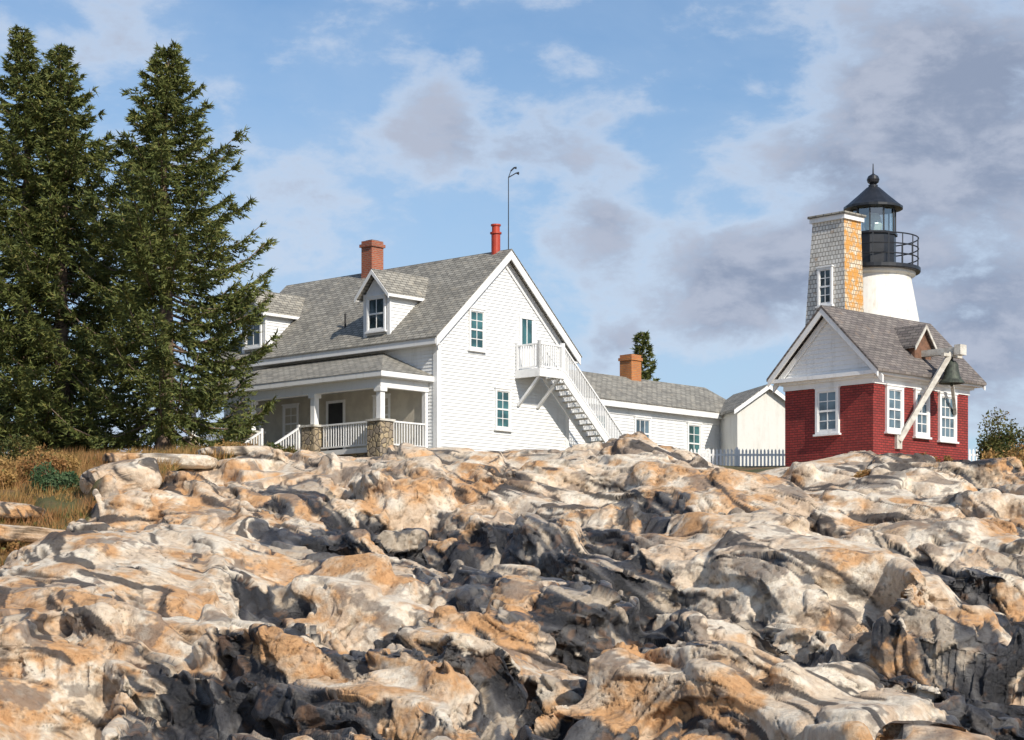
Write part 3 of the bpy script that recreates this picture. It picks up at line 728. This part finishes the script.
# ------------------------------------------------------------------ vegetation
def trimesh(name,verts,tris,mats,midx=None):
    me=bpy.data.meshes.new(name)
    me.vertices.add(len(verts));me.vertices.foreach_set('co',verts.ravel())
    me.loops.add(tris.size);me.loops.foreach_set('vertex_index',tris.ravel().astype(np.int32))
    me.polygons.add(len(tris));me.polygons.foreach_set('loop_start',(np.arange(len(tris))*3).astype(np.int32));me.polygons.foreach_set('loop_total',np.full(len(tris),3,np.int32))
    me.update(calc_edges=True)
    for m in mats: me.materials.append(m)
    o=bpy.data.objects.new(name,me);bpy.context.collection.objects.link(o);return o
def spruce(name,stems,seed,dens=1.0,nsize=1.0,prof=None):
    rg=np.random.default_rng(seed);root=empty(name,stems[0][0]);bx,by,bz=stems[0][0]
    tb=MB();NV=[]
    for (loc,Hh,R,h0) in stems:
        o=np.array(loc)-np.array((bx,by,bz))
        n=10
        pts=[(o[0]+.12*math.sin(k*.9+seed)*k/n,o[1],o[2]+Hh*k/n-.3*(k==0)) for k in range(n+1)]
        r0=.021*Hh
        tb.tube(pts,[r0*(1-k/n)**.85+.012+(0.12 if k==0 else 0) for k in range(n+1)],9)
        h=h0
        az=rg.random()*6
        while h<Hh-.12:
            fr=h/Hh
            az+=2.4+rg.normal()*.25
            Lb=R*(prof(fr) if prof else ((1-fr)**.82*(.72+.28*min(1,fr/.3))))*rg.uniform(.58,1.1)+.10
            if rg.random()<.08: Lb*=1.22
            h+=(.060+.045*(1-fr))/dens*rg.uniform(.5,1.5)*(13/Hh if Hh<8 else 1)
            D=np.array([math.cos(az),math.sin(az),0]);up=np.array([0,0,1.])
            a=.70*(fr-.38)+rg.normal()*.09;c=.28*(1-fr)+.05;d2=.34*(1-fr)+.05
            base=np.array([np.interp(h,[p_[2]-o[2] for p_ in pts],[p_[0] for p_ in pts]),o[1],o[2]+h])
            P=lambda t:base+np.outer(t,D)*Lb+np.outer(a*t-c*np.sin(t*2.6)*.6+d2*t**3,up)*Lb
            tt=np.linspace(0,1,6);pp=P(tt)
            rb=.012+.012*Lb
            tb.tube([tuple(x) for x in pp],[rb*(1-.8*t_) for t_ in tt],4)
            nb=max(4,int(Lb/.080*dens**.3))
            t=np.sort(rg.uniform(.12 if fr>.5 else .20,1,nb));t=np.append(t,1.0)
            pos=P(t);T=P(t+.02)-P(t-.02);T/=np.linalg.norm(T,axis=1)[:,None]
            S=np.cross(T,up);S/=np.linalg.norm(S,axis=1)[:,None]
            for sg in (-1,1):
                dr=T*rg.uniform(.5,1.0,(len(t),1))+sg*S*rg.uniform(.5,1.1,(len(t),1))+up*rg.uniform(-.55,.10,(len(t),1))
                dr/=np.linalg.norm(dr,axis=1)[:,None]
                l=(np.minimum(.9,Lb*.33)*(1.05-.8*t)+.12)*rg.uniform(.6,1.2,len(t))
                K=8
                for k in range(K):
                    kk=(k+rg.random(len(t)))/K
                    q=pos+dr*(l*kk)[:,None]+up*(-.12*l*kk**2)[:,None]
                    rv=rg.normal(size=(len(t),3))
                    nd=dr*.75+rv*.38;nd/=np.linalg.norm(nd,axis=1)[:,None]
                    wv=np.cross(nd,rg.normal(size=(len(t),3)));wv/=np.linalg.norm(wv,axis=1)[:,None]
                    ln=rg.uniform(.11,.24,(len(t),1))*nsize;wd=rg.uniform(.020,.040,(len(t),1))*nsize
                    NV.append(np.stack([q-wv*wd,q+wv*wd,q+nd*ln],1))
    V=np.concatenate(NV).reshape(-1,3);tr=np.arange(len(V)).reshape(-1,3)
    f=trimesh('foliage',V,tr,[NEEDLE]);f.parent=root
    tb.obj('trunk_and_limbs',root,[BARK],True)
    return root
def pr2(fr):
    return float(np.interp(fr,[0,.08,.2,.35,.5,.62,.75,.87,1],[.9,1.02,1.0,1.0,.96,.74,.52,.28,.02]))
def pr1(fr):
    return float(np.interp(fr,[0,.1,.3,.5,.7,.85,1],[1,1.05,1,.86,.60,.33,.02]))
z=tz(-11.75,71);spruce('spruce_tree',[((-11.75,71,z),19.4-z,3.65,1.3)],5,1.2,1.1,pr2)
z=tz(-16.3,74);spruce('spruce_tree',[((-15.9,74,z),20.3-z,2.9,.8),((-17.3,74.4,z),21.0-z,2.8,1.0)],8,1.05,1.1,pr1)
spruce('spruce_tree',[((6.75,110,5.3),9.8,2.0,1.)],12,.8,1.3)
spruce('spruce_tree',[((-20.6,77,5.3),13,2.8,.6)],15,.6,1.3,pr1)
def bush(name,c,r,n,mat,seed,ls=.07,sub=7):
    rg=np.random.default_rng(seed);root=empty(name,c);NV=[];tb=MB()
    for k in range(sub):
        cc=np.array([rg.normal()*r[0]*.45,rg.normal()*r[1]*.45,abs(rg.normal())*r[2]*.45+.1*r[2]])
        rr=np.array(r)*rg.uniform(.3,.55)
        d=rg.normal(size=(n//sub,3));d/=np.linalg.norm(d,axis=1)[:,None]
        q=cc+d*rr*rg.uniform(.55,1.15,(len(d),1))
        a=rg.normal(size=q.shape);a/=np.linalg.norm(a,axis=1)[:,None];b_=np.cross(a,rg.normal(size=q.shape));b_/=np.linalg.norm(b_,axis=1)[:,None]
        s_=rg.uniform(.5,1.2,(len(d),1))*ls
        NV.append(np.stack([q-b_*s_*.45,q+b_*s_*.45,q+a*s_*1.4],1))
        tb.tube([(0,0,-.2),tuple(cc*.6),tuple(cc+np.array([0,0,rr[2]*.6]))],[.03,.02,.008],5)
    V=np.concatenate(NV).reshape(-1,3)
    f=trimesh('foliage',V,np.arange(len(V)).reshape(-1,3),[mat]);f.parent=root
    tb.obj('stems',root,[BARK]);return root
for i,(x,y,r,mt,n) in enumerate([(14.6,62,(1.1,1.1,1.5),BUSHM,9000),(16.2,61.5,(1.6,1.3,1.5),BUSHM,9000),(14.0,58.5,(.9,.7,.7),GRASSM,3000),(15.0,57.5,(1.0,.8,.7),GRASSM,3000),
      (-11.6,53,(.7,.6,.6),JUN,3500),(-12.9,56,(1.2,.9,.7),GRASSM,5000),(-9.8,63,(1.4,1.,.5),BUSHM,6000),(-8.3,64,(1.2,1.,.4),GRASSM,4000),(-14.2,60,(1.3,1.,.7),BUSHM,5000),
      (12.0,60.5,(.45,.4,.45),GRASSM,1800),(-7.3,66,(.8,.8,.5),BUSHM,3000),(-13.6,53.5,(1.0,.9,.7),GRASSM,4000),(9.6,56.5,(.5,.4,.35),GRASSM,1500),(-11.4,48.5,(.6,.5,.35),GRASSM,2000)]):
    bush('shrub',(x,y,tz(x,y)-.05),r,n,mt,40+i)
# dry grass
rg=np.random.default_rng(5)
n=110000
x=rg.uniform(-22,-6.5,n);y=rg.uniform(44,72,n);z,gr_,_,_=terrain(x,y)
pn=perlin(x/1.1,y/1.1,303)
k=(gr_>.5)&(pn>-.3)&(x/y<-.09)
x,y,z=x[k],y[k],z[k];n=len(x)
hh=rg.uniform(.12,.42,n)*(1+.6*perlin(x/2,y/2,305));a=rg.random(n)*6.28;wv=np.stack([np.cos(a),np.sin(a),a*0],1)*rg.uniform(.008,.02,n)[:,None]
p0=np.stack([x,y,z-.02],1);tip=p0+np.stack([rg.normal(size=n)*.11+.05,rg.normal(size=n)*.11,hh],1)
V=np.stack([p0-wv,p0+wv,tip],1).reshape(-1,3)
trimesh('dry_grass',V,np.arange(len(V)).reshape(-1,3),[GRASSM])
# boulders
def boulder(x,y,r,seed,rot):
    import bmesh
    bm=bmesh.new();bmesh.ops.create_icosphere(bm,subdivisions=6,radius=1)
    P=np.array([v.co[:] for v in bm.verts])
    P=np.sign(P)*np.abs(P)**.5
    P=P*np.array(r)
    nn=fbm(P[:,0]*1.3+seed,P[:,1]*1.3+P[:,2]*1.1,4,seed)
    zr=np.zeros(len(P));S_=(P[:,0]+seed*3,P[:,1]+seed,P[:,2])
    dd,eb,rr_=relief_fine(*S_,zr,zr+.5,False)
    cc,kk=tone(*S_,zr,zr+.5,eb,rr_,False)
    P*= (1+.10*nn+.5*dd)[:,None]
    for v,c in zip(bm.verts,P): v.co=c
    me=bpy.data.meshes.new('boulder');bm.to_mesh(me);bm.free()
    ca=me.color_attributes.new('rock_tone','FLOAT_COLOR','POINT');ca.data.foreach_set('color',np.concatenate([cc,kk[:,None]*0],1).astype(np.float32).ravel())
    me.polygons.foreach_set('use_smooth',[True]*len(me.polygons));me.materials.append(ROCK)
    o=bpy.data.objects.new('boulder',me);bpy.context.collection.objects.link(o)
    o.location=(x,y,tz(x,y)+r[2]*.5);o.rotation_euler=rot
boulder(-9.7,52.0,(.95,.8,.42),3,(.1,-.25,.4));boulder(-11.1,49.2,(2.1,.9,.22),7,(0,.08,.1));boulder(-12.8,51.0,(1.4,.8,.2),9,(0.05,.1,-.2))
boulder(-9.8,58.5,(1.5,.8,.2),13,(0,.03,.1));boulder(-8.0,60.5,(1.1,.7,.16),17,(0,-.03,.2))
# ------------------------------------------------------------------ world, sun, camera
az=math.atan2(.56,-.83);el=math.radians(35)
w=bpy.data.worlds.new('World');bpy.context.scene.world=w;w.use_nodes=True;nt=w.node_tree
for n_ in list(nt.nodes): nt.nodes.remove(n_)
sky=N(nt,'ShaderNodeTexSky');sky.sky_type='NISHITA';sky.sun_disc=False;sky.sun_elevation=el;sky.sun_rotation=az;sky.air_density=1.0;sky.dust_density=.6;sky.ozone_density=1.6
tc=N(nt,'ShaderNodeTexCoord').outputs['Generated']
mp=N(nt,'ShaderNodeMapping');mp.inputs['Scale'].default_value=(1,1,1.9);mp.inputs['Location'].default_value=(.35,0,.1);nt.links.new(tc,mp.inputs[0]);mv=mp.outputs[0]
def blob(px,py,r):
    d=Vector(((px-512)/2093,1,(620-py)/2093)).normalized()
    vm=N(nt,'ShaderNodeVectorMath',operation='DISTANCE');nt.links.new(tc,vm.inputs[0]);vm.inputs[1].default_value=d
    return ramp(nt,vm.outputs['Value'],r,0,0,1)
def bg(c,s):
    n_=N(nt,'ShaderNodeBackground');n_.inputs[1].default_value=s
    if isinstance(c,tuple): n_.inputs[0].default_value=(*c,1)
    else: nt.links.new(c,n_.inputs[0])
    return n_.outputs[0]
def mixs(f,a,b_):
    n_=N(nt,'ShaderNodeMixShader');nt.links.new(f,n_.inputs[0]);nt.links.new(a,n_.inputs[1]);nt.links.new(b_,n_.inputs[2]);return n_.outputs[0]
n_a=noise(nt,mv,7,8,.57,.3);n_b=noise(nt,mv,24,8,.62,.15)
sz=N(nt,'ShaderNodeSeparateXYZ');nt.links.new(tc,sz.inputs[0])
low=ramp(nt,sz.outputs[2],.32,.06)
haze=math_(nt,'ADD',math_(nt,'MULTIPLY',low,.60),math_(nt,'MULTIPLY',math_(nt,'SUBTRACT',n_a,.42),1.3),True)
bl=None
for (px,py,r,wt_) in ((960,110,.12,1.0),(1000,300,.11,1.0),(720,290,.06,.85),(790,270,.05,.75),(560,150,.07,.75),(450,110,.05,.65),(590,235,.05,.7),(840,180,.07,.85),(610,350,.04,.5),(340,240,.04,.2),(1000,420,.09,.8)):
    q_=math_(nt,'MULTIPLY',blob(px,py,r),wt_);bl=q_ if bl is None else math_(nt,'MAXIMUM',bl,q_)
dn=math_(nt,'ADD',math_(nt,'MULTIPLY',bl,.34),math_(nt,'ADD',math_(nt,'MULTIPLY',n_a,.88),math_(nt,'MULTIPLY',n_b,.64)))
dkf=ramp(nt,dn,.88,1.07,0,.95)
wh=ramp(nt,dn,.76,.92,0,.55)
s1=bg(mix(nt,1.0,sky.outputs[0],(.90,1.03,1.14),'MULTIPLY'),.113)
s2=mixs(haze,s1,bg((.47,.61,.81),1.0))
s2=mixs(wh,s2,bg((.65,.72,.84),1.0))
dc_=mix(nt,ramp(nt,n_b,.36,.62),(.27,.33,.46),(.45,.50,.62))
s3=mixs(dkf,s2,bg(dc_,1.0))
o_=N(nt,'ShaderNodeOutputWorld');nt.links.new(s3,o_.inputs[0])
sd=bpy.data.lights.new('sun','SUN');sd.energy=5.0;sd.angle=math.radians(.5);sd.color=(1,.92,.80)
so=bpy.data.objects.new('sun',sd);bpy.context.collection.objects.link(so)
dirv=Vector((math.sin(az)*math.cos(el),math.cos(az)*math.cos(el),math.sin(el)))
so.rotation_euler=dirv.to_track_quat('Z','Y').to_euler();so.location=dirv*200
cd=bpy.data.cameras.new('camera');cam=bpy.data.objects.new('camera',cd);bpy.context.collection.objects.link(cam)
cd.sensor_width=36;cd.lens=2093/1024*36;cd.shift_y=250/1024;cd.clip_end=20000;cd.clip_start=.5
cam.location=(0,0,0);cam.rotation_euler=(math.pi/2,0,0)
bpy.context.scene.camera=cam
vs=bpy.context.scene.view_settings;vs.view_transform='Standard';vs.look='None';vs.exposure=0
